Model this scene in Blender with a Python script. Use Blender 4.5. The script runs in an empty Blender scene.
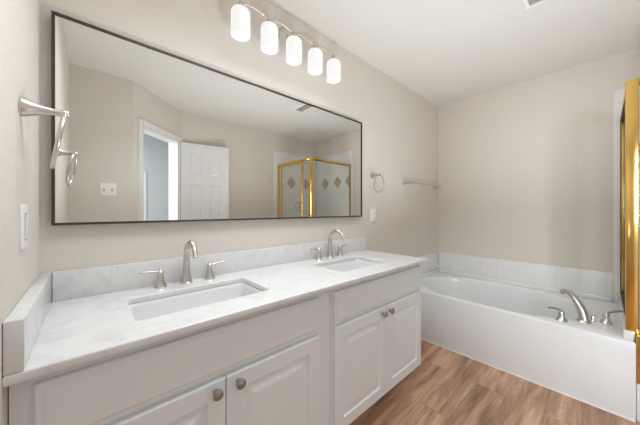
import bpy, bmesh, math, random
from mathutils import Vector, Matrix
PI = math.pi
random.seed(4)
sc = bpy.context.scene
col = sc.collection

# ------------------------------------------------------------------ camera
CAM = Vector((0.1295, -1.3488, 1.1836))
cd = bpy.data.cameras.new('camera')
cam = bpy.data.objects.new('camera', cd); col.objects.link(cam)
cam.location = CAM
cam.rotation_euler = (PI/2, 0, math.radians(47.8615 - 90))
cd.sensor_width = 36; cd.lens = 36*255.567/640
cd.shift_x = -0.487/640; cd.shift_y = -2.676/640
cd.clip_start = 0.01
sc.camera = cam

# ------------------------------------------------------------------ world, exposure, large lights
w = bpy.data.worlds.new('world'); sc.world = w; w.use_nodes = True
bg = w.node_tree.nodes['Background']
bg.inputs[0].default_value = (0.75, 0.86, 1.0, 1); bg.inputs[1].default_value = 1.0
vs = sc.view_settings
vs.view_transform = 'Standard'; vs.look = 'None'; vs.gamma = 1; vs.use_curve_mapping = False
vs.exposure = 0.22
SHADE_GLOW = 0.72
DAY_BEDROOM = 16.0
sc.cycles.max_bounces = 16; sc.cycles.diffuse_bounces = 10; sc.cycles.glossy_bounces = 8; sc.cycles.transparent_max_bounces = 16

def area(name, loc, rot, sx, sy, power, color):
    l = bpy.data.lights.new(name, 'AREA'); l.shape = 'RECTANGLE'; l.size = sx; l.size_y = sy
    l.energy = power; l.color = color
    o = bpy.data.objects.new(name, l); col.objects.link(o); o.location = loc; o.rotation_euler = rot
    return o
# daylight from the bedroom window beyond the doorway
dl = area('bedroom_daylight', (-1.68, -3.1, 1.5), (PI/2, 0, math.radians(27-90)), 1.1, 1.3, DAY_BEDROOM, (0.93, 0.96, 1.0)); dl.data.spread = math.radians(80)

area('added_bedroom_fill', (-0.6, -2.8, 2.42), (0, 0, 0), 0.8, 0.8, 50.0, (0.92, 0.97, 1.0))  # extra light added out of view to brighten the bedroom
cl = area('unseen_vanity_fill', (0.80, -0.70, 2.43), (0, 0, 0), 1.1, 0.40, 9.3, (0.91, 0.97, 1.02)); cl.data.spread = math.radians(125)  # unseen light added above the vanity to lift the counter and left side

# unseen spots added for an even fill, like flash bounced off the ceiling
for (x, y), e in (((0.80, -0.85), 23.0), ((1.55, -1.30), 24.0), ((2.20, -0.85), 20.0)):
    l = bpy.data.lights.new('bounce_fill', 'SPOT'); l.energy = e; l.color = (0.91, 0.97, 1.0)
    l.spot_size = math.radians(172); l.spot_blend = 1.0; l.shadow_soft_size = 0.06
    o = bpy.data.objects.new('bounce_fill', l); col.objects.link(o); o.location = (x, y, 0.95); o.rotation_euler = (PI, 0, 0)

# ------------------------------------------------------------------ materials
def mat(name, color, rough=0.5, metal=0.0, spec=0.5, emit=None, es=0.0):
    m = bpy.data.materials.new(name); m.use_nodes = True
    b = m.node_tree.nodes['Principled BSDF']
    b.inputs['Base Color'].default_value = (*color, 1)
    b.inputs['Roughness'].default_value = rough
    b.inputs['Metallic'].default_value = metal
    b.inputs['Specular IOR Level'].default_value = spec
    if emit:
        b.inputs['Emission Color'].default_value = (*emit, 1); b.inputs['Emission Strength'].default_value = es
    return m
def nodes(m): return m.node_tree.nodes, m.node_tree.links, m.node_tree.nodes['Principled BSDF']
def coords(m, scale=(1, 1, 1), rot=(0, 0, 0)):
    n, l, b = nodes(m)
    g = n.new('ShaderNodeNewGeometry'); mp = n.new('ShaderNodeMapping')
    mp.inputs['Scale'].default_value = scale; mp.inputs['Rotation'].default_value = rot
    l.new(g.outputs['Position'], mp.inputs['Vector']); return mp.outputs[0]
def add_bump(m, scale, strength, dist=0.002, detail=3.0, vec=None):
    n, l, b = nodes(m)
    t = n.new('ShaderNodeTexNoise'); t.inputs['Scale'].default_value = scale; t.inputs['Detail'].default_value = detail
    l.new(vec or coords(m), t.inputs['Vector'])
    bp = n.new('ShaderNodeBump'); bp.inputs['Strength'].default_value = strength; bp.inputs['Distance'].default_value = dist
    l.new(t.outputs['Fac'], bp.inputs['Height']); l.new(bp.outputs[0], b.inputs['Normal'])
def ramp(m, src, stops):
    n, l, b = nodes(m)
    r = n.new('ShaderNodeValToRGB'); e = r.color_ramp.elements
    e[0].position, e[0].color = stops[0][0], (*stops[0][1], 1)
    e[1].position, e[1].color = stops[-1][0], (*stops[-1][1], 1)
    for p, c in stops[1:-1]:
        x = e.new(p); x.color = (*c, 1)
    l.new(src, r.inputs[0]); return r.outputs[0]

M = {}
M['wall'] = mat('beige_wall_paint', (0.70, 0.655, 0.60), 0.75, spec=0.25); add_bump(M['wall'], 75, 0.30, 0.004, 2)
M['ceiling'] = mat('ceiling_paint', (0.74, 0.715, 0.68), 0.85, spec=0.2); add_bump(M['ceiling'], 60, 0.25, 0.004, 2)
M['bedwall'] = mat('bedroom_wall_paint', (0.60, 0.63, 0.65), 0.8, spec=0.2)
M['trim'] = mat('white_trim_paint', (0.80, 0.80, 0.80), 0.35)
M['cab'] = mat('white_cabinet_paint', (0.84, 0.89, 0.925), 0.38, spec=0.4)
M['dark'] = mat('dark_recess', (0.05, 0.04, 0.035), 0.8)
M['nickel'] = mat('brushed_nickel', (0.63, 0.595, 0.56), 0.32, 1.0)
M['chrome'] = mat('chrome', (0.75, 0.75, 0.75), 0.08, 1.0)
M['knob'] = mat('satin_nickel_knob', (0.40, 0.39, 0.37), 0.36, 1.0)
M['bronze'] = mat('dark_bronze_frame', (0.07, 0.058, 0.05), 0.35, 0.6)
M['brass'] = mat('polished_brass', (0.80, 0.52, 0.16), 0.16, 1.0)
M['dark_strip'] = mat('near_black_strip', (0.03, 0.025, 0.02), 0.5)
M['porcelain'] = mat('white_porcelain', (0.75, 0.755, 0.76), 0.12)
M['acrylic'] = mat('white_acrylic', (0.77, 0.79, 0.80), 0.18)
M['plate'] = mat('white_plastic', (0.85, 0.85, 0.84), 0.35)
M['vent'] = mat('grey_vent_louver', (.45, .45, .43), 0.5)
M['slot'] = mat('dark_slot', (0.12, 0.12, 0.12), 0.6)
M['mirror'] = mat('mirror_silver', (0.80, 0.805, 0.79), 0.0, 1.0)
M['caulk'] = mat('white_caulk', (0.8, 0.79, 0.77), 0.6)
M['carpet'] = mat('bedroom_carpet', (0.42, 0.37, 0.32), 0.95)
M['shade'] = mat('opal_glass_shade', (0.10, 0.10, 0.098), 0.3, emit=(1.0, 0.99, 0.97), es=SHADE_GLOW)
M['bulb'] = mat('lit_bulb', (1, 1, 1), 0.3, emit=(1.0, 0.98, 0.95), es=SHADE_GLOW*22)

# quartz with faint grey veins
m = M['quartz'] = mat('veined_white_quartz', (0.84, 0.84, 0.84), 0.16)
n, l, b = nodes(m)
v = coords(m)
t1 = n.new('ShaderNodeTexNoise'); t1.inputs['Scale'].default_value = 3.2; t1.inputs['Detail'].default_value = 7; t1.inputs['Distortion'].default_value = 1.4
l.new(v, t1.inputs['Vector'])
c1 = ramp(m, t1.outputs['Fac'], [(0.0, (.74, .74, .745)), (0.478, (.74, .74, .745)), (0.497, (.69, .69, .695)), (0.515, (.74, .74, .745)), (1.0, (.725, .725, .73))])
t2 = n.new('ShaderNodeTexNoise'); t2.inputs['Scale'].default_value = 11; t2.inputs['Detail'].default_value = 6; t2.inputs['Distortion'].default_value = .8
l.new(v, t2.inputs['Vector'])
c2 = ramp(m, t2.outputs['Fac'], [(0.0, (1, 1, 1)), (0.35, (.92, .92, .93)), (0.5, (1, 1, 1)), (1.0, (1, 1, 1))])
mx = n.new('ShaderNodeMix'); mx.data_type = 'RGBA'; mx.blend_type = 'MULTIPLY'; mx.inputs[0].default_value = 1
l.new(c1, mx.inputs[6]); l.new(c2, mx.inputs[7]); l.new(mx.outputs[2], b.inputs['Base Color'])

# vinyl planks running along x
m = M['floor'] = mat('wood_plank_floor', (.3, .17, .1), 0.42, spec=0.35)
n, l, b = nodes(m)
v = coords(m)
br = n.new('ShaderNodeTexBrick'); br.offset = 0.37; br.inputs['Scale'].default_value = 1.0
br.inputs['Brick Width'].default_value = 1.22; br.inputs['Row Height'].default_value = 0.178
br.inputs['Mortar Size'].default_value = 0.0012; br.inputs['Mortar Smooth'].default_value = 0.2; br.inputs['Bias'].default_value = 0
br.inputs['Color1'].default_value = (0, 0, 0, 1); br.inputs['Color2'].default_value = (1, 1, 1, 1); br.inputs['Mortar'].default_value = (0.5, 0.5, 0.5, 1)
mpb = n.new('ShaderNodeMapping'); mpb.inputs['Location'].default_value = (0.35, 0.05, 0); l.new(v, mpb.inputs['Vector']); l.new(mpb.outputs[0], br.inputs['Vector'])
# grain, shifted per plank
off = n.new('ShaderNodeVectorMath'); off.operation = 'MULTIPLY'; off.inputs[1].default_value = (3.7, 9.1, 5.3); l.new(br.outputs['Color'], off.inputs[0])
ad = n.new('ShaderNodeVectorMath'); ad.operation = 'ADD'; l.new(v, ad.inputs[0]); l.new(off.outputs[0], ad.inputs[1])
def stretched(sx, sy, scale, detail, dist):
    mp = n.new('ShaderNodeMapping'); mp.inputs['Scale'].default_value = (sx, sy, 1); l.new(ad.outputs[0], mp.inputs['Vector'])
    t = n.new('ShaderNodeTexNoise'); t.inputs['Scale'].default_value = scale; t.inputs['Detail'].default_value = detail; t.inputs['Distortion'].default_value = dist
    l.new(mp.outputs[0], t.inputs['Vector']); return t.outputs['Fac']
g1 = stretched(1.0, 9.0, 1.7, 4, 0.6)
g2 = stretched(2.2, 55.0, 2.0, 3, 0.3)
base = ramp(m, g1, [(0.30, (.27, .155, .10)), (0.45, (.43, .255, .165)), (0.56, (.54, .335, .225)), (0.72, (.64, .43, .31))])
fine = ramp(m, g2, [(0.3, (.80, .78, .76)), (0.5, (1, 1, 1)), (0.75, (1.06, 1.05, 1.04))])
x1 = n.new('ShaderNodeMix'); x1.data_type = 'RGBA'; x1.blend_type = 'MULTIPLY'; x1.inputs[0].default_value = 1
l.new(base, x1.inputs[6]); l.new(fine, x1.inputs[7])
# cathedral figure
mpw = n.new('ShaderNodeMapping'); mpw.inputs['Scale'].default_value = (1.1, 7.0, 1); l.new(ad.outputs[0], mpw.inputs['Vector'])
wv = n.new('ShaderNodeTexNoise'); wv.inputs['Scale'].default_value = 0.8; wv.inputs['Detail'].default_value = 1.5; wv.inputs['Distortion'].default_value = 0.5; l.new(mpw.outputs[0], wv.inputs['Vector'])
ml = n.new('ShaderNodeMath'); ml.operation = 'MULTIPLY'; ml.inputs[1].default_value = 22; l.new(wv.outputs['Fac'], ml.inputs[0])
fr = n.new('ShaderNodeMath'); fr.operation = 'PINGPONG'; fr.inputs[1].default_value = 0.5; l.new(ml.outputs[0], fr.inputs[0])
cath = ramp(m, fr.outputs[0], [(0.0, (.80, .77, .75)), (0.13, (1, 1, 1)), (1.0, (1, 1, 1))])
x2 = n.new('ShaderNodeMix'); x2.data_type = 'RGBA'; x2.blend_type = 'MULTIPLY'; x2.inputs[0].default_value = 0.8
l.new(x1.outputs[2], x2.inputs[6]); l.new(cath, x2.inputs[7])
tint = ramp(m, br.outputs['Color'], [(0.0, (.78, .76, .74)), (0.5, (1, 1, 1)), (1.0, (1.14, 1.12, 1.10))])
x3 = n.new('ShaderNodeMix'); x3.data_type = 'RGBA'; x3.blend_type = 'MULTIPLY'; x3.inputs[0].default_value = 1
l.new(x2.outputs[2], x3.inputs[6]); l.new(tint, x3.inputs[7])
seam = ramp(m, br.outputs['Fac'], [(0.0, (1, 1, 1)), (1.0, (.55, .5, .47))])
x4 = n.new('ShaderNodeMix'); x4.data_type = 'RGBA'; x4.blend_type = 'MULTIPLY'; x4.inputs[0].default_value = 1
l.new(x3.outputs[2], x4.inputs[6]); l.new(seam, x4.inputs[7]); l.new(x4.outputs[2], b.inputs['Base Color'])

def tile_mat(name, size, axes, row=None, color=(.80, .805, .81), grout=(.66, .66, .655), origin=(0, 0)):
    m = mat(name, color, 0.32, spec=0.35); n, l, b = nodes(m)
    g = n.new('ShaderNodeNewGeometry'); s = n.new('ShaderNodeSeparateXYZ'); l.new(g.outputs['Position'], s.inputs[0])
    c = n.new('ShaderNodeCombineXYZ'); l.new(s.outputs[axes[0]], c.inputs[0]); l.new(s.outputs[axes[1]], c.inputs[1])
    mp = n.new('ShaderNodeMapping'); mp.inputs['Location'].default_value = (-origin[0], -origin[1], 0); l.new(c.outputs[0], mp.inputs['Vector'])
    br = n.new('ShaderNodeTexBrick'); br.offset = 0; br.inputs['Scale'].default_value = 1
    br.inputs['Brick Width'].default_value = size; br.inputs['Row Height'].default_value = row or size
    br.inputs['Mortar Size'].default_value = 0.0018; br.inputs['Mortar Smooth'].default_value = 0.3
    br.inputs['Color1'].default_value = (*color, 1); br.inputs['Color2'].default_value = (*[x*0.985 for x in color], 1); br.inputs['Mortar'].default_value = (*grout, 1)
    l.new(mp.outputs[0], br.inputs['Vector']); l.new(br.outputs['Color'], b.inputs['Base Color'])
    return m
M['tile_x'] = tile_mat('white_tile_on_end_walls', 0.152, (1, 2), origin=(0, 0.670))
M['tile_y'] = tile_mat('white_tile_on_long_walls', 0.152, (0, 2), origin=(0, 0.670))
M['tub_tile_x'] = tile_mat('white_tub_tile_row_end', 0.152, (1, 2), row=.30, origin=(0, 0.672))
M['tub_tile_y'] = tile_mat('white_tub_tile_row_long', 0.152, (0, 2), row=.30, origin=(0, 0.672))
M['diamond'] = mat('tan_accent_tile', (.52, .40, .28), 0.3)

# thin clear glass: see-through with a Fresnel sheen
m = M['glass'] = bpy.data.materials.new('clear_shower_glass'); m.use_nodes = True
n = m.node_tree.nodes; l = m.node_tree.links; n.remove(n['Principled BSDF'])
tr = n.new('ShaderNodeBsdfTransparent'); tr.inputs[0].default_value = (.98, .99, .985, 1)
gl = n.new('ShaderNodeBsdfGlossy'); gl.inputs['Roughness'].default_value = 0.02
lw = n.new('ShaderNodeLayerWeight'); lw.inputs[0].default_value = 0.5
p5 = n.new('ShaderNodeMath'); p5.operation = 'POWER'; p5.inputs[1].default_value = 5; l.new(lw.outputs['Facing'], p5.inputs[0])
fz = n.new('ShaderNodeMath'); fz.operation = 'MULTIPLY_ADD'; fz.inputs[1].default_value = 0.96; fz.inputs[2].default_value = 0.04; l.new(p5.outputs[0], fz.inputs[0])
ms = n.new('ShaderNodeMixShader'); l.new(fz.outputs[0], ms.inputs[0]); l.new(tr.outputs[0], ms.inputs[1]); l.new(gl.outputs[0], ms.inputs[2])
l.new(ms.outputs[0], n['Material Output'].inputs[0])

# ------------------------------------------------------------------ mesh helpers
def link(name, bm, m, parent=None, smooth=None, loc=None):
    bmesh.ops.recalc_face_normals(bm, faces=bm.faces)
    me = bpy.data.meshes.new(name); bm.to_mesh(me); bm.free()
    for x in (m if isinstance(m, (list, tuple)) else [m]): me.materials.append(x)
    if smooth is not None:
        me.polygons.foreach_set('use_smooth', [True]*len(me.polygons)); me.set_sharp_from_angle(angle=math.radians(smooth))
    o = bpy.data.objects.new(name, me); col.objects.link(o)
    if parent: o.parent = parent
    if loc: o.location = loc
    return o
def tag(o, label=None, cat=None, group=None, kind=None):
    if label: o['label'] = label
    if cat: o['category'] = cat
    if group: o['group'] = group
    if kind: o['kind'] = kind
    return o
def empty(name, loc, label, cat, group=None, rz=0):
    o = bpy.data.objects.new(name, None); col.objects.link(o); o.empty_display_size = .05
    o.location = loc; o.rotation_euler = (0, 0, rz)
    return tag(o, label, cat, group)
def box(bm, x0, x1, y0, y1, z0, z1, bev=0.0, seg=2):
    r = bmesh.ops.create_cube(bm, size=1)
    vs_ = r['verts']
    for v in vs_:
        v.co = Vector(((x0+x1)/2 + v.co.x*(x1-x0), (y0+y1)/2 + v.co.y*(y1-y0), (z0+z1)/2 + v.co.z*(z1-z0)))
    if bev:
        es = {e for v in vs_ for e in v.link_edges}
        bmesh.ops.bevel(bm, geom=list(es), offset=bev, segments=seg, affect='EDGES', profile=.5)
    return bm
def mbox(name, m, x0, x1, y0, y1, z0, z1, parent=None, bev=0.0, smooth=None):
    return link(name, box(bmesh.new(), x0, x1, y0, y1, z0, z1, bev), m, parent, smooth)
def loops_surface(bm, loops, cap0=True, cap1=True, closed=True):
    L = [[bm.verts.new(p) for p in lp] for lp in loops]
    n = len(L[0])
    for a, b_ in zip(L, L[1:]):
        for i in range(n if closed else n-1):
            j = (i+1) % n
            bm.faces.new((a[i], a[j], b_[j], b_[i]))
    if cap0: bm.faces.new(L[0][::-1])
    if cap1: bm.faces.new(L[-1])
    return bm
def lathe(bm, prof, center=(0, 0, 0), seg=32, mtx=None, cap0=True, cap1=True):
    lp = []
    for r, z in prof:
        ring = [Vector((max(r, 1e-5)*math.cos(2*PI*i/seg), max(r, 1e-5)*math.sin(2*PI*i/seg), z)) for i in range(seg)]
        if mtx: ring = [mtx @ p for p in ring]
        lp.append([p + Vector(center) for p in ring])
    return loops_surface(bm, lp, cap0, cap1)
def smooth_path(pts, rad, sub=6):
    P = [Vector(p) for p in pts]; out = []; rr = []
    for i in range(len(P)-1):
        p0 = P[max(i-1, 0)]; p1 = P[i]; p2 = P[i+1]; p3 = P[min(i+2, len(P)-1)]
        for k in range(sub):
            t = k/sub
            out.append(0.5*((2*p1) + (p2-p0)*t + (2*p0-5*p1+4*p2-p3)*t*t + (3*p1-p0-3*p2+p3)*t**3))
            rr.append(rad[i]*(1-t)+rad[i+1]*t)
    out.append(P[-1]); rr.append(rad[-1]); return out, rr
def tube(bm, pts, rad, seg=14, sub=6, cap=True, flat=1.0, up=Vector((0, 0, 1))):
    if not isinstance(rad, (list, tuple)): rad = [rad]*len(pts)
    P, R = smooth_path(pts, rad, sub)
    lp = []; prev = None
    for i, p in enumerate(P):
        t = (P[min(i+1, len(P)-1)] - P[max(i-1, 0)]).normalized()
        if prev is None:
            a = up if abs(t.dot(up)) < .9 else Vector((1, 0, 0))
            nrm = (a - t*a.dot(t)).normalized()
        else:
            nrm = (prev - t*prev.dot(t)).normalized()
        prev = nrm; bn = t.cross(nrm)
        lp.append([p + nrm*R[i]*flat*math.cos(2*PI*k/seg) + bn*R[i]*math.sin(2*PI*k/seg) for k in range(seg)])
    return loops_surface(bm, lp, cap, cap)
def torus(bm, c, R, r, ax_u, ax_v, seg=48, ts=12, flat=1.0):
    c = Vector(c); u = Vector(ax_u).normalized(); v = Vector(ax_v).normalized(); w_ = u.cross(v)
    rings = []
    for i in range(seg):
        a = 2*PI*i/seg; d = u*math.cos(a)+v*math.sin(a)
        rings.append([c + d*(R + r*math.cos(2*PI*k/ts)) + w_*r*flat*math.sin(2*PI*k/ts) for k in range(ts)])
    V = [[bm.verts.new(p) for p in rg] for rg in rings]
    for i in range(seg):
        for k in range(ts):
            bm.faces.new((V[i][k], V[(i+1) % seg][k], V[(i+1) % seg][(k+1) % ts], V[i][(k+1) % ts]))
    return bm
def rrect(x0, x1, y0, y1, r, k=6):
    out = []
    for cx, cy, a0 in ((x1-r, y1-r, 0), (x0+r, y1-r, PI/2), (x0+r, y0+r, PI), (x1-r, y0+r, 1.5*PI)):
        for i in range(k+1):
            a = a0 + PI/2*i/k; out.append((cx+r*math.cos(a), cy+r*math.sin(a)))
    return out
def rect_front(bm, x0, x1, z0, z1, yf, prof):
    """a front facing -y: nested rectangles (inset, setback from the front plane yf)"""
    lp = []
    for ins, d in prof:
        lp.append([(x0+ins, yf+d, z0+ins), (x1-ins, yf+d, z0+ins), (x1-ins, yf+d, z1-ins), (x0+ins, yf+d, z1-ins)])
    return loops_surface(bm, lp)
def S(name, bm_or, m, smooth=None):
    return tag(link(name, bm_or, m, None, smooth), kind='structure')

# ------------------------------------------------------------------ room shell
H = 2.44; XR = 3.286; YB = -2.32; YS = -1.765; XS = 0.445; XD = 1.0
T = 0.12
def prism(pts, z0, z1):
    bm = bmesh.new(); loops_surface(bm, [[(x, y, z0) for x, y in pts], [(x, y, z1) for x, y in pts]]); return bm
room = [(0, 0), (0, YS), (XS, YS), (XD, YB), (XR, YB), (XR, 0)]
big = [(-T, T), (-T, YS-T), (XS-.05, YS-T), (XD-.05, YB-T), (XR+T, YB-T), (XR+T, T)]
S('floor', prism(big, -0.05, 0.0), M['floor'])
S('ceiling', prism(big, H, H+.06), M['ceiling'])
S('wall_back', box(bmesh.new(), -T, XR+T, 0, T, 0, H), M['wall'])
S('wall_left', box(bmesh.new(), -T, 0, YS-T, 0, 0, H), M['wall'])
S('wall_right', box(bmesh.new(), XR, XR+T, YB-T, 0, 0, H), M['wall'])
S('wall_front', box(bmesh.new(), XD, XR, YB-T, YB, 0, H), M['wall'])
S('wall_side', box(bmesh.new(), 0, XS, YS-T, YS, 0, H), M['wall'])
# diagonal wall with the door opening: local s along (1,-1)/sqrt2, depth outward
R2 = math.sqrt(.5); DL = (XD-XS)/R2
def dg_(s, d, z): return Vector((XS + R2*s - R2*d, YS - R2*s - R2*d, z))
def dbox(bm, s0, s1, d0, d1, z0, z1, bev=0.0):
    r = bmesh.ops.create_cube(bm, size=1)
    for v in r['verts']:
        v.co = dg_((s0+s1)/2+v.co.x*(s1-s0), (d0+d1)/2+v.co.y*(d1-d0), (z0+z1)/2+v.co.z*(z1-z0))
    if bev:
        bmesh.ops.bevel(bm, geom=list({e for v in r['verts'] for e in v.link_edges}), offset=bev, segments=2, affect='EDGES')
    return bm
O0, O1, OZ = 0.115, 0.735, 2.04
bm = bmesh.new(); dbox(bm, 0, O0, 0, T, 0, H); dbox(bm, O1, DL, 0, T, 0, H); dbox(bm, O0, O1, 0, T, OZ, H)
S('wall_doorway', bm, M['wall'])
bm = bmesh.new()   # casing and jambs
dbox(bm, O0-.057, O0, -.015, 0, 0, OZ+.057, .004); dbox(bm, O1, min(DL-.002, O1+.057), -.015, 0, 0, OZ+.057, .004); dbox(bm, O0, O1, -.015, 0, OZ, OZ+.057, .004)
dbox(bm, O0, O0+.018, 0, T, 0, OZ); dbox(bm, O1-.018, O1, 0, T, 0, OZ); dbox(bm, O0+.018, O1-.018, 0, T, OZ-.018, OZ)
S('trim_1', bm, M['trim'])
# baseboards
S('baseboard_left', box(bmesh.new(), 0, .012, YS, -.56, 0, .085, .003), M['trim'])
S('baseboard_side', box(bmesh.new(), .012, XS-.01, YS, YS+.012, 0, .085, .003), M['trim'])
S('baseboard_front', box(bmesh.new(), XD+.02, 2.36, YB, YB+.012, 0, .085, .003), M['trim'])
S('baseboard_back', box(bmesh.new(), 1.83, 2.38, -.012, 0, 0, .085, .003), M['trim'])
# bedroom beyond the doorway
S('floor_bedroom', box(bmesh.new(), -1.7, 2.6, -3.8, YS-T, -.06, -.001), M['carpet'])
S('ceiling_bedroom', box(bmesh.new(), -1.7, 2.6, -3.8, YS-T, H+.001, H+.06), M['trim'])
S('wall_bedroom_far', box(bmesh.new(), -1.7, 2.6, -3.9, -3.8, 0, H), M['bedwall'])
S('wall_bedroom_right', box(bmesh.new(), 2.5, 2.6, -3.8, YB-T, 0, H), M['bedwall'])
bm = bmesh.new(); box(bm, -1.8, -1.7, -3.8, YS-T, 0, .8); box(bm, -1.8, -1.7, -3.8, YS-T, 2.2, H); box(bm, -1.8, -1.7, -3.8, -3.7, .8, 2.2); box(bm, -1.8, -1.7, -2.5, YS-T, .8, 2.2)
S('wall_bedroom_left', bm, M['bedwall'])
bm = bmesh.new(); box(bm, -1.7, -T, YS-T-.02, YS-T+.08, 0, H); S('wall_bedroom_near', bm, M['bedwall'])
bm = bmesh.new(); box(bm, -1.79, -1.75, -3.70, -2.50, .8, .86); box(bm, -1.79, -1.75, -3.70, -2.50, 2.14, 2.2); box(bm, -1.79, -1.75, -3.70, -3.64, .86, 2.14); box(bm, -1.79, -1.75, -2.56, -2.50, .86, 2.14)
S('window_1', bm, M['trim'])
S('trim_8', box(bmesh.new(), .775, .835, -3.8, -3.785, 0, 1.82, .003), M['trim'])

# open six-panel door leaf, hinged at the right side of the doorway
def panel_door(name, width, height, thick):
    root = bpy.data.objects.new(name, None); col.objects.link(root); tag(root, kind='structure')
    bm = bmesh.new()
    st = .10; mid = .09; pw = (width-2*st-mid)/2
    xs = [0, st, st+pw, st+pw+mid, width-st, width]
    zs = [0, .24, .24+.50, .24+.50+.16, .24+.50+.16+.60, .24+.50+.16+.60+.11, height-.12, height]
    for side in (0, 1):
        y = 0 if side == 0 else thick
        V = [[bm.verts.new((x, y, z)) for z in zs] for x in xs]
        pf = []
        for i in range(5):
            for k in range(7):
                q = (V[i][k], V[i+1][k], V[i+1][k+1], V[i][k+1])
                f = bm.faces.new(q if side == 0 else q[::-1])
                if i in (1, 3) and k in (1, 3, 5): pf.append(f)
        for f in pf:
            f.normal_update()
        bmesh.ops.inset_individual(bm, faces=pf, thickness=.014, depth=-.009)
        bmesh.ops.inset_individual(bm, faces=pf, thickness=.008, depth=0)
        bmesh.ops.inset_individual(bm, faces=pf, thickness=.022, depth=.007)
    def strip(pts):
        a = [bm.verts.new((x, 0, z)) for x, z in pts]; b_ = [bm.verts.new((x, thick, z)) for x, z in pts]
        for i in range(len(pts)-1): bm.faces.new((a[i], a[i+1], b_[i+1], b_[i]))
    strip([(0, z) for z in zs]); strip([(width, z) for z in zs]); strip([(x, 0) for x in xs]); strip([(x, height) for x in xs])
    bmesh.ops.remove_doubles(bm, verts=bm.verts, dist=1e-5)
    link('leaf', bm, M['trim'], root)
    for z in (.22, 1.02, 1.82):
        b2 = bmesh.new(); lathe(b2, [(.006, -.045), (.006, .045)], (-.004, thick, z), 12); link('hinge', b2, M['nickel'], root, 40)
    b2 = bmesh.new(); R = Matrix.Rotation(PI/2, 3, 'X')
    lathe(b2, [(.032, 0), (.032, .006), (.012, .012), (.011, .03), (.024, .04), (.029, .055), (.022, .068), (.0, .071)], (width-.06, 0, .95), 24, R)
    link('handle', b2, M['nickel'], root, 40)
    return root
d = panel_door('door_1', .585, 2.028, .035)
# ------------------------------------------------------------------ tile
S('trim_2', box(bmesh.new(), XR-.009, XR, -1.405, -.0095, .4405, .670, .003), M['tub_tile_x'], 40)
S('trim_3', box(bmesh.new(), 2.41, XR-.0095, -.009, 0, .4405, .670, .003), M['tub_tile_y'], 40)
S('trim_4', box(bmesh.new(), XR-.010, XR, YB+.0105, -1.406, .0, 2.145, .002), M['tile_x'], 40)
S('trim_5', box(bmesh.new(), 2.366, XR-.0105, YB, YB+.010, .0, 2.145, .002), M['tile_y'], 40)
d.location = (.994, -2.311, .012); d.rotation_euler = (0, 0, math.radians(8.5))

def diamond(name, c, axis, label, half=False):
    bm = bmesh.new(); r = .095
    K = ((0, -1), (-1, 0), (0, 1)) if half else ((1, 0), (0, 1), (-1, 0), (0, -1))
    if axis == 'y': lp = [[(c[0]+r*a*s, c[1]+dy, c[2]+r*b_*s*1.12) for a, b_ in K] for dy, s in ((0, 1), (.0025, 1), (.004, .95))]
    else: lp = [[(c[0]+dx, c[1]+r*a*s, c[2]+r*b_*s*1.12) for a, b_ in K] for dx, s in ((0, 1), (-.0025, 1), (-.004, .95))]
    loops_surface(bm, lp)
    return tag(link(name, bm, M['diamond']), label, 'tile', 'tan diamond accent tiles in the shower')
diamond('accent_tile', (2.716, YB+.010, 1.645), 'y', 'tan diamond accent tile above the shower valve, seen through the shower door')
diamond('accent_tile', (3.037, YB+.010, 1.645), 'y', 'tan diamond accent tile below the showerhead, beside the brass corner post')
diamond('accent_tile', (XR-.010, -2.055, 1.65), 'x', 'tan diamond accent tile right of the brass corner post, first of the end wall row')
diamond('accent_tile', (XR-.010, -1.743, 1.655), 'x', 'tan diamond accent tile in the middle of the end wall row')
diamond('accent_tile', (XR-.010, -1.478, 1.655), 'x', 'tan half diamond accent tile cut off at the brass wall jamb of the side panel', True)

# ------------------------------------------------------------------ bathtub
XT = 2.386; YE = -1.4726; ZT = .44
tub = empty('bathtub', (2.85, -.75, 0), 'white oval soaking tub with a flat front, set beside the wood floor', 'bathtub')
def tp(p): return (p[0]-2.85, p[1]+.75, p[2])
N = 96
ocx, ocy, oax, oay = 2.802, -.695, .392, .645
def oval(f, z, dx=0, e=2.25, fy=None):
    fy = fy or f
    o = []
    for i in range(N):
        a = 2*PI*i/N; c, s = math.cos(a), math.sin(a)
        o.append((ocx+dx+oax*f*math.copysign(abs(c)**(2/e), c), ocy+oay*fy*math.copysign(abs(s)**(2/e), s), z))
    return o
rx0, rx1, ry0, ry1 = XT+.004, XR-.0005, YE+.0005, -.0005
def outer(ins, z):
    x0, x1, y0, y1 = rx0+ins, rx1-ins, ry0+ins, ry1-ins
    o = []
    for p in oval(1, 0):
        dx, dy = p[0]-ocx, p[1]-ocy
        t = min((x1-ocx)/dx if dx > 1e-9 else ((x0-ocx)/dx if dx < -1e-9 else 1e9), (y1-ocy)/dy if dy > 1e-9 else ((y0-ocy)/dy if dy < -1e-9 else 1e9))
        o.append([ocx+dx*t, ocy+dy*t, z])
    for cx_, cy_ in ((x0, y0), (x0, y1), (x1, y0), (x1, y1)):
        k = min(range(N), key=lambda i: (o[i][0]-cx_)**2+(o[i][1]-cy_)**2); o[k][0], o[k][1] = cx_, cy_
    return o
loops = [outer(0, ZT-.05), outer(0, ZT-.010), outer(.003, ZT-.003), outer(.010, ZT), oval(1.0, ZT+.004), oval(.985, ZT+.002), oval(.968, ZT-.010), oval(.955, ZT-.035), oval(.93, ZT-.12, .01), oval(.89, ZT-.22, .01, fy=.87), oval(.83, ZT-.30, .01, fy=.80), oval(.74, ZT-.345, .01, fy=.72), oval(.60, ZT-.36, .01, fy=.58), oval(.2, ZT-.365, .01), oval(.02, ZT-.366, .01)]
bm = bmesh.new(); loops_surface(bm, [[tp(p) for p in lp] for lp in loops], cap0=False)
link('basin', bm, M['acrylic'], tub, 50)
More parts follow.
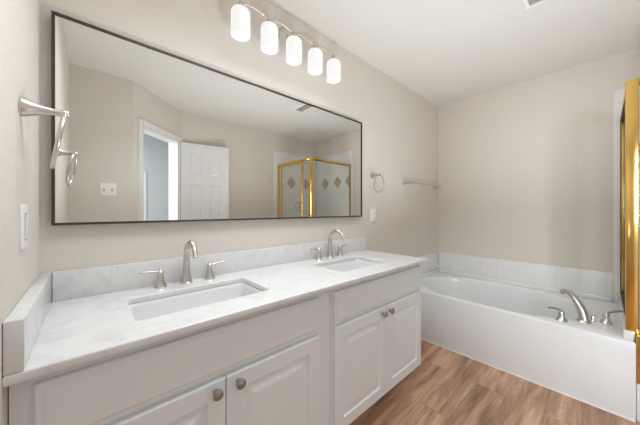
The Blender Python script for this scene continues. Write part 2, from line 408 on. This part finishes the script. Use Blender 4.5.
bm = bmesh.new(); box(bm, XT, XT+.012, YE, -.001, .0, ZT-.006, .004); bmesh.ops.translate(bm, verts=bm.verts, vec=(-2.85, .75, 0))
link('apron', bm, M['acrylic'], tub, 40)
bm = bmesh.new(); box(bm, XR-.030, XR-.0095, -1.40, -.0095, ZT-.004, ZT+.034, .006); box(bm, XT+.03, XR-.030, -.030, -.0095, ZT-.004, ZT+.034, .006); bmesh.ops.translate(bm, verts=bm.verts, vec=(-2.85, .75, 0))
link('wall_flange', bm, M['acrylic'], tub, 40)
bm = bmesh.new(); box(bm, XT+.012, XR-.01, YE, YE+.01, 0, ZT-.012); bmesh.ops.translate(bm, verts=bm.verts, vec=(-2.85, .75, 0))
link('end_panel', bm, M['acrylic'], tub)
bm = bmesh.new(); box(bm, XT-.006, XT, YE, -.001, 0, .008, .002); bmesh.ops.translate(bm, verts=bm.verts, vec=(-2.85, .75, 0))
link('caulk_bead', bm, M['caulk'], tub)
bm = bmesh.new(); lathe(bm, [(.033, 0), (.033, .003), (.026, .006), (.0, .006)], tp((ocx+.01, -.40, ZT-.368)), 24); link('drain', bm, M['chrome'], tub, 40)

# Roman tub faucet on the corner of the deck
TF = Vector((2.563, -1.262, ZT)); ddir = Vector((.72, .69, 0)).normalized(); sdir = Vector((-.64, .77, 0)).normalized()
tf = empty('bathtub_faucet', TF, 'brushed nickel deck faucet with two levers on the corner of the tub', 'faucet')
bm = bmesh.new(); lathe(bm, [(.036, 0), (.037, .004), (.034, .010), (.028, .016), (.025, .022)], (0, 0, 0), 28)
link('spout_base', bm, M['nickel'], tf, 40)
bm = bmesh.new()
tube(bm, [ddir*t + Vector((0, 0, z)) for t, z in ((-.006, .012), (.008, .06), (.035, .105), (.075, .143), (.115, .160), (.145, .158), (.160, .144))], [.027, .025, .022, .0185, .016, .015, .0155], 18, 6)
link('spout', bm, M['nickel'], tf, 40)
for s, lv in ((1, 1), (-1, -1)):
    p = sdir*.130*s
    bm = bmesh.new(); lathe(bm, [(.030, 0), (.031, .004), (.027, .010), (.021, .018), (.018, .035), (.017, .05), (.0155, .058), (.010, .066), (0, .069)], p, 24)
    h = link('handle', bm, M['nickel'], tf, 40)
    bm = bmesh.new(); q = (sdir*s + ddir*-.12)
    q.normalize()
    tube(bm, [p+Vector((0, 0, .060)), p+q*.02+Vector((0, 0, .074)), p+q*.05+Vector((0, 0, .082)), p+q*.085+Vector((0, 0, .087))], [.010, .009, .0075, .0085], 12, 5)
    link('lever', bm, M['nickel'], h, 40)
p = sdir*-.07 + ddir*.02
bm = bmesh.new(); lathe(bm, [(.016, 0), (.017, .004), (.012, .010), (.012, .02), (.016, .025), (.014, .034), (0, .037)], p, 20)
link('diverter_knob', bm, M['chrome'], tf, 40)

# ------------------------------------------------------------------ shower enclosure
PX = 2.450; PY = -1.458
sh = empty('shower_enclosure', (PX, PY, 0), 'framed glass shower enclosure with polished brass rails beside the tub', 'shower enclosure')
def sbx(name, m, x0, x1, y0, y1, z0, z1, bev=.003, parent=None):
    bm = box(bmesh.new(), x0, x1, y0, y1, z0, z1, bev); bmesh.ops.translate(bm, verts=bm.verts, vec=(-PX, -PY, 0))
    return link(name, bm, m, parent or sh, 40)
ZG0, ZG1 = .49, 1.93; ZC = .215
sbx('corner_post', M['brass'], PX-.022, PX+.022, PY-.028, PY+.022, ZG0-.01, ZG1, .005)
sbx('lower_post', M['brass'], XT+.010, PX+.018, YE-.045, YE-.001, ZC, ZG0-.01, .004)
sbx('header_rail', M['brass'], PX+.022, XR-.012, PY-.018, PY+.018, ZG1-.035, ZG1)
sbx('header_rail', M['brass'], PX-.018, PX+.018, YB+.012, PY-.028, ZG1-.035, ZG1)
sbx('bottom_rail', M['brass'], PX+.022, XR-.012, PY-.015, PY+.015, ZG0, ZG0+.028)
sbx('wall_jamb', M['brass'], XR-.030, XR-.0105, PY-.006, PY+.0125, ZG0+.028, ZG1-.035)
sbx('wall_jamb', M['brass'], PX-.016, PX+.016, YB+.0105, YB+.038, ZC, ZG1-.035)
sbx('strike_post', M['brass'], PX-.014, PX+.014, -1.672, -1.650, ZC, ZG1-.035)
p = sbx('side_panel', M['glass'], PX+.022, XR-.035, PY-.003, PY+.003, ZG0+.028, ZG1-.035, 0)
g = sbx('dark_strip', M['dark_strip'], XR-.041, XR-.035, PY+.0135, PY+.018, ZG0+.028, ZG1-.035, 0, p)  # thin dark strips along the edges of the side panel
g = sbx('dark_strip', M['dark_strip'], PX+.022, XR-.041, PY-.005, PY+.0165, ZG1-.041, ZG1-.035, 0, p)
g = sbx('dark_strip', M['dark_strip'], PX+.022, XR-.041, PY-.005, PY+.0165, ZG0+.028, ZG0+.033, 0, p)
sbx('fixed_panel', M['glass'], PX-.003, PX+.003, -1.650, PY-.028, ZG0, ZG1-.035, 0)
door = sbx('shower_door', M['glass'], PX-.003, PX+.003, -2.20, -1.684, ZC+.03, ZG1-.065, 0)
sbx('door_stile', M['brass'], PX-.010, PX+.010, -2.215, -2.198, ZC+.01, ZG1-.04, .003, door)
sbx('door_stile', M['brass'], PX-.010, PX+.010, -1.684, -1.672, ZC+.01, ZG1-.04, .003, door)
sbx('door_rail', M['brass'], PX-.010, PX+.010, -2.198, -1.684, ZG1-.065, ZG1-.04, .003, door)
sbx('door_rail', M['brass'], PX-.010, PX+.010, -2.198, -1.684, ZC+.01, ZC+.035, .003, door)
sbx('inline_panel', M['glass'], PX-.003, PX+.003, YB+.038, -2.215, ZC, ZG1-.035, 0)
bm = bmesh.new(); tube(bm, [(-.008, -1.72-PY, .88), (-.05, -1.72-PY, .89), (-.055, -1.72-PY, .97), (-.05, -1.72-PY, 1.05), (-.008, -1.72-PY, 1.06)], .008, 10, 6)
link('door_handle', bm, M['brass'], door, 40)
# base
base = empty('shower_tray', (2.85, -1.9, 0), 'white shower base with a raised curb under the brass door', 'shower base')
bm = bmesh.new(); box(bm, 2.395, 2.505, YB+.011, YE-.001, 0, ZC, .008); bmesh.ops.translate(bm, verts=bm.verts, vec=(-2.85, 1.9, 0)); link('curb', bm, M['acrylic'], base, 40)
bm = bmesh.new(); box(bm, 2.505, XR-.0105, YB+.011, YE-.026, 0, .06); bmesh.ops.translate(bm, verts=bm.verts, vec=(-2.85, 1.9, 0)); link('pan', bm, M['acrylic'], base)
S('trim_6', box(bmesh.new(), PX-.030, XR-.0105, YE+.001, -1.428, ZT+.0015, ZG0-.0005, .004), M['acrylic'], 40)
S('trim_7', box(bmesh.new(), 2.506, XR-.0105, YE-.024, YE-.001, .0, ZT), M['tile_y'])
# shower head and valve on the back wall of the shower
s_ = empty('showerhead', (3.026, YB+.01, 2.01), 'small chrome shower head on the tiled wall inside the brass enclosure', 'shower head')
bm = bmesh.new(); lathe(bm, [(.03, 0), (.03, .004), (.012, .012)], (0, 0, 0), 20, Matrix.Rotation(-PI/2, 3, 'X')); link('flange', bm, M['chrome'], s_, 40)
bm = bmesh.new(); tube(bm, [(0, 0, 0), (0, .06, .01), (0, .12, -.015)], .010, 12, 5); link('arm', bm, M['chrome'], s_, 40)
bm = bmesh.new(); lathe(bm, [(.012, 0), (.016, .02), (.036, .045), (.038, .055), (.0, .057)], (0, .115, -.012), 24, Matrix.Rotation(math.radians(-125), 3, 'X')); link('spray_face', bm, M['chrome'], s_, 40)
s_ = empty('shower_valve', (2.866, YB+.01, 1.235), 'round chrome shower valve with a lever on the tiled shower wall', 'shower valve')
bm = bmesh.new(); lathe(bm, [(.085, 0), (.085, .004), (.06, .014), (.028, .018), (.026, .05), (0, .053)], (0, 0, 0), 32, Matrix.Rotation(-PI/2, 3, 'X')); link('escutcheon', bm, M['chrome'], s_, 40)
bm = bmesh.new(); tube(bm, [(0, .042, 0), (0, .055, -.04), (0, .06, -.085)], [.012, .009, .008], 12, 5); link('lever', bm, M['chrome'], s_, 40)

# ------------------------------------------------------------------ vanity cabinets
YF = -.496; YD = -.516; ZB = .128; ZK = .8255
def cabinet(x0, x1, fronts, doors, knobs, label, endpanel):
    c = empty('vanity_cabinet', ((x0+x1)/2, -.26, 0), label, 'cabinet', 'white vanity cabinets')
    O = Vector((-(x0+x1)/2, .26, 0))
    def L(name, bm, m, parent=c, sm=None):
        bmesh.ops.translate(bm, verts=bm.verts, vec=O); return link(name, bm, m, parent, sm)
    # carcass: sides, back and face frame as one body, open at the top for the sink bowl
    bm = bmesh.new()
    box(bm, x0, x0+.018, YF, -.002, ZB, ZK); box(bm, x1-.018, x1, YF, -.002, ZB, ZK)
    box(bm, x0+.018, x1-.018, -.014, -.002, ZB, ZK); box(bm, x0+.018, x1-.018, YF, -.014, ZB, ZB+.018)
    box(bm, x0+.018, x1-.018, YF, YF+.018, .628, ZK)
    box(bm, x0+.018, fronts[0]+.02, YF, YF+.018, ZB, .628)
    box(bm, fronts[1]-.02, x1-.018, YF, YF+.018, ZB, .628)
    L('body', bm, M['cab'])
    bm = bmesh.new(); box(bm, x0+.002, x1-.002, -.395, -.02, 0.0, ZB-.0005); L('toe_kick', bm, M['cab'])
    bm = bmesh.new()
    rect_front(bm, fronts[0], fronts[1], fronts[2], fronts[3], YD, [(0, .0195), (0, .008), (.003, .005), (.014, .005), (.020, .0005), (.022, 0)])
    L('false_drawer_front', bm, M['cab'])
    for (a, b_, z0, z1), kx in zip(doors, knobs):
        bm = bmesh.new()
        rect_front(bm, a, b_, z0, z1, YD, [(0, .0195), (0, .004), (.002, .0012), (.005, 0), (.058, 0), (.062, .0075), (.070, .0085), (.098, .0015), (.102, .001)])
        dd = L('door', bm, M['cab'])
        bm = bmesh.new()
        lathe(bm, [(.0085, 0), (.008, .004), (.006, .008), (.006, .014), (.012, .017), (.0165, .021), (.0165, .026), (.012, .030), (0, .0315)], (kx, YD, .602), 24, Matrix.Rotation(PI/2, 3, 'X'))
        L('knob', bm, M['knob'], dd, 40)
    return c
cabinet(.002, .959, (.039, .878, .645, .798), [(.039, .4635, ZB+.002, .632), (.4665, .878, ZB+.002, .632)], (.430, .506), 'white vanity cabinet under the left sink, beside the left wall', False)
cabinet(.963, 1.8184, (.975, 1.812, .645, .800), [(.975, 1.3925, ZB+.002, .632), (1.3955, 1.812, ZB+.002, .632)], (1.351, 1.421), 'white vanity cabinet under the right sink, next to the bathtub', True)

# ------------------------------------------------------------------ countertop
SINKS = ((.235, .692), (1.138, 1.570)); SY0, SY1 = -.412, -.152
ct = empty('countertop', (.94, -.275, .85), 'long white quartz countertop with faint grey veins over both cabinets', 'countertop')
cu = bpy.data.curves.new('slab', 'CURVE'); cu.dimensions = '2D'; cu.fill_mode = 'BOTH'
def spl(pts):
    s = cu.splines.new('POLY'); s.points.add(len(pts)-1); s.use_cyclic_u = True
    for p, q in zip(s.points, pts): p.co = (q[0]-.94, q[1]+.275, 0, 1)
spl([(0.001, -.545), (1.8434, -.545), (1.8434, -.001), (.001, -.001)])
for a, b_ in SINKS: spl(rrect(a, b_, SY0, SY1, .016))
cu.extrude = .0070; cu.bevel_depth = .0050; cu.bevel_resolution = 3; cu.offset = -.0050
co = bpy.data.objects.new('tmp', cu); col.objects.link(co)
dgp = bpy.context.evaluated_depsgraph_get()
me = bpy.data.meshes.new_from_object(co.evaluated_get(dgp)); bpy.data.objects.remove(co)
me.materials.clear(); me.materials.append(M['quartz'])
slab = bpy.data.objects.new('slab', me); col.objects.link(slab); slab.parent = ct; slab.location = (0, 0, -.0120)
me.polygons.foreach_set('use_smooth', [True]*len(me.polygons)); me.set_sharp_from_angle(angle=math.radians(35))
bm = box(bmesh.new(), .031, 1.8412, -.021, -.001, .8502, .958, .002); bmesh.ops.translate(bm, verts=bm.verts, vec=(-.94, .275, -.85)); link('backsplash', bm, M['quartz'], ct, 40)
bm = box(bmesh.new(), .001, .030, -.5445, -.001, .8502, .958, .002); bmesh.ops.translate(bm, verts=bm.verts, vec=(-.94, .275, -.85)); link('side_splash', bm, M['quartz'], ct, 40)

# ------------------------------------------------------------------ sinks and faucets
def sink(x0, x1, label):
    cx_ = (x0+x1)/2; cy_ = (SY0+SY1)/2
    s = empty('sink', (cx_, cy_, .70), label, 'sink', 'undermount sinks in the countertop')
    bm = bmesh.new(); lp = []
    for ins, z, r in ((-.010, .8255, .02), (.002, .8255, .016), (.004, .823, .016), (.007, .81, .018), (.011, .765, .025), (.022, .715, .045), (.040, .695, .05), (.07, .688, .05), (.118, .685, .01)):
        lp.append([(x-cx_, y-cy_, z-.70) for x, y in rrect(x0+ins, x1-ins, SY0+ins, SY1-ins, r)])
    loops_surface(bm, lp, cap0=False); link('bowl', bm, M['porcelain'], s, 45)
    bm = bmesh.new(); lathe(bm, [(.022, 0), (.022, .003), (.016, .005), (0, .004)], (0, .02, -.0145), 24); link('drain', bm, M['nickel'], s, 40)
    return s
sink(*SINKS[0], 'rectangular white undermount sink nearest the left wall')
sink(*SINKS[1], 'rectangular white undermount sink nearest the bathtub')
def faucet(x, y, label):
    f = empty('faucet', (x, y, .85), label, 'faucet', 'brushed nickel widespread faucets')
    bm = bmesh.new()
    tube(bm, [(0, 0, .002), (0, 0, .03), (0, 0, .06), (0, 0, .082)], [.0245, .0185, .0145, .0135], 22, 6)
    lathe(bm, [(.026, 0), (.0265, .003), (.024, .006)], (0, 0, 0), 24)
    lathe(bm, [(.0135, .080), (.0158, .083), (.0158, .088), (.0135, .091)], (0, 0, 0), 24)
    A = [(0, 0, .088), (0, 0, .10)]; Rr = [.013, .0128]
    for i in range(0, 9):
        a = PI*i/8*.88; A.append((0, -.067+.067*math.cos(a), .121+.067*math.sin(a))); Rr.append(.0125 - .0025*i/8)
    e = A[-1]; A.append((0, e[1]-.006, e[2]-.013)); Rr.append(.0115)
    tube(bm, A, Rr, 18, 4)
    link('spout', bm, M['nickel'], f, 40)
    for s in (-1, 1):
        px = .1035*s; py = .0
        bm = bmesh.new(); lathe(bm, [(.0245, 0), (.025, .003), (.0225, .007), (.0165, .025), (.0125, .045), (.0115, .056), (.0135, .060), (.0135, .066), (.009, .070), (.0055, .075), (.0065, .079), (.004, .083), (0, .084)], (px, py, 0), 24)
        h = link('handle', bm, M['nickel'], f, 40)
        bm = bmesh.new(); tube(bm, [(px, py, .064), (px+s*.025, py-.002, .068), (px+s*.05, py-.004, .0715), (px+s*.072, py-.006, .074)], [.006, .005, .0045, .0062], 12, 4)
        link('lever', bm, M['nickel'], h, 40)
    return f
faucet(.461, -.064, 'brushed nickel gooseneck faucet behind the sink nearest the left wall')
faucet(1.383, -.062, 'brushed nickel gooseneck faucet behind the sink nearest the bathtub')

# ------------------------------------------------------------------ mirror
MX0, MX1, MZ0, MZ1 = .0292, 1.7829, 1.1275, 1.8955
mr = empty('mirror', ((MX0+MX1)/2, 0, MZ0), 'wide wall mirror in a thin dark bronze frame above the countertop', 'mirror')
O = (-(MX0+MX1)/2, 0, -MZ0)
bm = bmesh.new()
fw = .009; lp = []
for ins, y in ((0, -.001), (0, -.030), (.001, -.031), (fw-.001, -.031), (fw, -.030), (fw, -.020)):
    lp.append([(MX0+ins, y, MZ0+ins), (MX1-ins, y, MZ0+ins), (MX1-ins, y, MZ1-ins), (MX0+ins, y, MZ1-ins)])
loops_surface(bm, lp, cap0=False, cap1=False); bmesh.ops.translate(bm, verts=bm.verts, vec=O); link('frame', bm, M['bronze'], mr)
bm = box(bmesh.new(), MX0+.002, MX1-.002, -.025, -.002, MZ0+.002, MZ1-.002); bmesh.ops.translate(bm, verts=bm.verts, vec=O); link('mirror_glass', bm, M['mirror'], mr)

# ------------------------------------------------------------------ vanity light
VX = [.697, .864, 1.029, 1.196, 1.362]; VY = -.12
vl = empty('vanity_light', (1.029, 0, 2.2), 'five-shade nickel vanity light with lit white glass shades above the mirror', 'wall lamp')
O = Vector((-1.029, 0, -2.2))
def V_(name, bm, m, parent=vl, sm=40):
    bmesh.ops.translate(bm, verts=bm.verts, vec=O); return link(name, bm, m, parent, sm)
pts = []
for i in range(5):
    pts.append((VX[i], VY, 2.226))
    if i < 4:
        a, b_ = VX[i], VX[i+1]
        for t, dz in ((.14, .012), (.4, .016), (.72, .012)): pts.append((a+(b_-a)*t, VY, 2.226+dz))
bm = bmesh.new(); tube(bm, pts, .0065, 12, 4); V_('crossbar', bm, M['nickel'])
for x in (.97, 1.088):
    bm = bmesh.new(); lathe(bm, [(.034, 0), (.034, .006), (.028, .014), (.012, .018), (0, .019)], (x, -.001, 2.268), 28, Matrix.Rotation(PI/2, 3, 'X')); ca = V_('wall_canopy', bm, M['nickel'])
    bm = bmesh.new(); tube(bm, [(x, -.012, 2.268), (x, -.06, 2.258), (x, VY, 2.240)], .0055, 10, 4); V_('arm', bm, M['nickel'])
for x in VX:
    bm = bmesh.new(); lathe(bm, [(.0085, 2.236), (.011, 2.232), (.011, 2.222), (.015, 2.214), (.019, 2.206), (.019, 2.188), (.015, 2.184)], (x, VY, 0), 24)
    so = V_('socket', bm, M['nickel'])
    bm = bmesh.new(); r = .047
    lathe(bm, [(.014, 2.195), (.032, 2.194), (.041, 2.190), (.0455, 2.182), (r, 2.170), (r, 2.064), (r-.001, 2.062), (r-.004, 2.062), (r-.005, 2.064), (r-.005, 2.168), (.041, 2.178), (.030, 2.184), (.014, 2.185)], (x, VY, 0), 40, None, False, False)
    V_('shade', bm, M['shade'])
    bm = bmesh.new(); lathe(bm, [(.011, 2.183), (.012, 2.172), (.020, 2.150), (.0245, 2.128), (.022, 2.108), (.013, 2.096), (0, 2.092)], (x, VY, 0), 20); V_('bulb', bm, M['bulb'], so)

# ------------------------------------------------------------------ towel rings and towel bar
def towel_ring(loc, rz, tilt, label, yaw=0.0):
    """mounted on a wall; local -y points out of the wall"""
    t = empty('towel_ring', loc, label, 'towel ring', None, rz)
    bm = bmesh.new(); R = Matrix.Rotation(PI/2, 3, 'X')
    lathe(bm, [(.0235, 0), (.0245, .002), (.024, .006), (.019, .018), (.013, .035), (.0095, .055), (.0085, .072)], (0, 0, 0), 28, R)
    link('post', bm, M['nickel'], t, 40)
    bm = bmesh.new(); lathe(bm, [(.0085, 0), (.0105, .003), (.0105, .012), (.008, .018), (.0, .021)], (0, -.070, 0), 20, R); link('finial', bm, M['nickel'], t, 40)
    bm = bmesh.new(); r = .072
    v = Vector((0, math.sin(tilt), -math.cos(tilt)))
    c = Vector((0, -.079, -.004)) + v*r
    torus(bm, c, r, .0052, (math.cos(yaw), math.sin(yaw), 0), v, 56, 12, 1.0); link('ring', bm, M['nickel'], t, 40)
    return t
towel_ring((0, -.362, 1.445), PI/2, math.radians(9), 'brushed nickel towel ring on the left wall beside the mirror', math.radians(5))
towel_ring((1.955, 0, 1.482), 0, math.radians(4), 'brushed nickel towel ring on the wall between the mirror and the towel bar')
tb = empty('towel_bar', (2.79, 0, 1.457), 'straight brushed nickel towel bar on the wall above the bathtub', 'towel bar')
R = Matrix.Rotation(PI/2, 3, 'X')
for x in (-.31, .375):
    bm = bmesh.new(); lathe(bm, [(.0225, 0), (.0235, .002), (.022, .006), (.015, .02), (.011, .04), (.010, .062), (.012, .066), (.012, .078), (.008, .084), (0, .086)], (x, 0, 0), 24, R); link('post', bm, M['nickel'], tb, 40)
bm = bmesh.new(); tube(bm, [(-.31, -.071, 0), (0, -.071, 0), (.375, -.071, 0)], .0075, 14, 2); link('bar', bm, M['nickel'], tb, 40)

# ------------------------------------------------------------------ switches, outlet, vent
def plate(name, loc, rz, wd, ht, label, cat, kind):
    p = empty(name, loc, label, cat, None, rz)
    bm = bmesh.new(); lp = []
    for ins, y in ((0, -.0003), (0, -.003), (.002, -.0055), (.006, -.0065)):
        lp.append([(x, y, z) for x, z in rrect(-wd/2+ins, wd/2-ins, -ht/2+ins, ht/2-ins, .006-ins*.5, 3)])
    loops_surface(bm, lp); link('cover_plate', bm, M['plate'], p, 40)
    if kind == 'toggle':
        for x in (-wd/4*.95, wd/4*.95):
            bm = box(bmesh.new(), x-.006, x+.006, -.0068, -.006, -.013, .013); b0 = link('toggle_slot', bm, M['slot'], p)
            bm = bmesh.new(); loops_surface(bm, [[(x-.0045, -.0065, -.009), (x+.0045, -.0065, -.009), (x+.0045, -.0065, .006), (x-.0045, -.0065, .006)], [(x-.004, -.018, .004), (x+.004, -.018, .004), (x+.004, -.018, .011), (x-.004, -.018, .011)]])
            link('toggle', bm, M['plate'], p)
    elif kind == 'rocker':
        bm = box(bmesh.new(), -.018, .018, -.0068, -.006, -.035, .035); link('rocker_slot', bm, M['slot'], p)
        bm = bmesh.new(); loops_surface(bm, [[(-.0165, -.0065, -.0335), (.0165, -.0065, -.0335), (.0165, -.0065, .0335), (-.0165, -.0065, .0335)], [(-.016, -.0072, -.033), (.016, -.0072, -.033), (.016, -.0095, .033), (-.016, -.0095, .033)]]); link('rocker', bm, M['plate'], p)
    else:
        for z in (-.0195, .0195):
            bm = bmesh.new(); lp = [[(x, y, z+q) for x, q in rrect(-.0165+i, .0165-i, -.0145+i, .0145-i, .010, 4)] for i, y in ((0, -.006), (0, -.0088), (.0015, -.0095))]
            loops_surface(bm, lp); rc = link('receptacle', bm, M['plate'], p, 40)
            bm = bmesh.new(); box(bm, -.0075, -.0055, -.0098, -.009, z-.001, z+.007); box(bm, .0055, .0075, -.0098, -.009, z-.001, z+.006); box(bm, -.002, .002, -.0098, -.009, z-.009, z-.005)
            link('slot', bm, M['slot'], rc)
    return p
plate('outlet', (1.968, 0, 1.133), 0, .074, .118, 'white wall outlet between the mirror and the towel bar', 'outlet', 'outlet')
plate('light_switch', (0, -.333, 1.140), PI/2, .074, .118, 'white rocker light switch on the left wall below the towel ring', 'light switch', 'rocker')
plate('light_switch', (.258, YS, 1.370), PI, .118, .118, 'white double toggle light switch on the beige wall left of the doorway', 'light switch', 'toggle')

vt = empty('air_vent', (2.082, -1.165, H), 'white ceiling air vent with louvers in the bathroom ceiling', 'air vent')
bm = bmesh.new(); lp = []
for ins, z in ((0, -.0005), (0, -.004), (.006, -.010), (.022, -.010), (.024, -.002)):
    lp.append([(-.075+ins, -.14+ins, z), (.075-ins, -.14+ins, z), (.075-ins, .14-ins, z), (-.075+ins, .14-ins, z)])
loops_surface(bm, lp); link('vent_frame', bm, M['plate'], vt)
bm = bmesh.new(); box(bm, -.051, .051, -.116, .116, -.0022, -.0012); link('duct_opening', bm, M['slot'], vt)
for i in range(5):
    x = -.041+.0205*i
    bm = bmesh.new(); loops_surface(bm, [[(x-.004, -.116, -.003), (x+.001, -.116, -.0095), (x+.0018, -.116, -.009), (x-.003, -.116, -.0025)], [(x-.004, .116, -.003), (x+.001, .116, -.0095), (x+.0018, .116, -.009), (x-.003, .116, -.0025)]])
    link('louver', bm, M['vent'], vt)
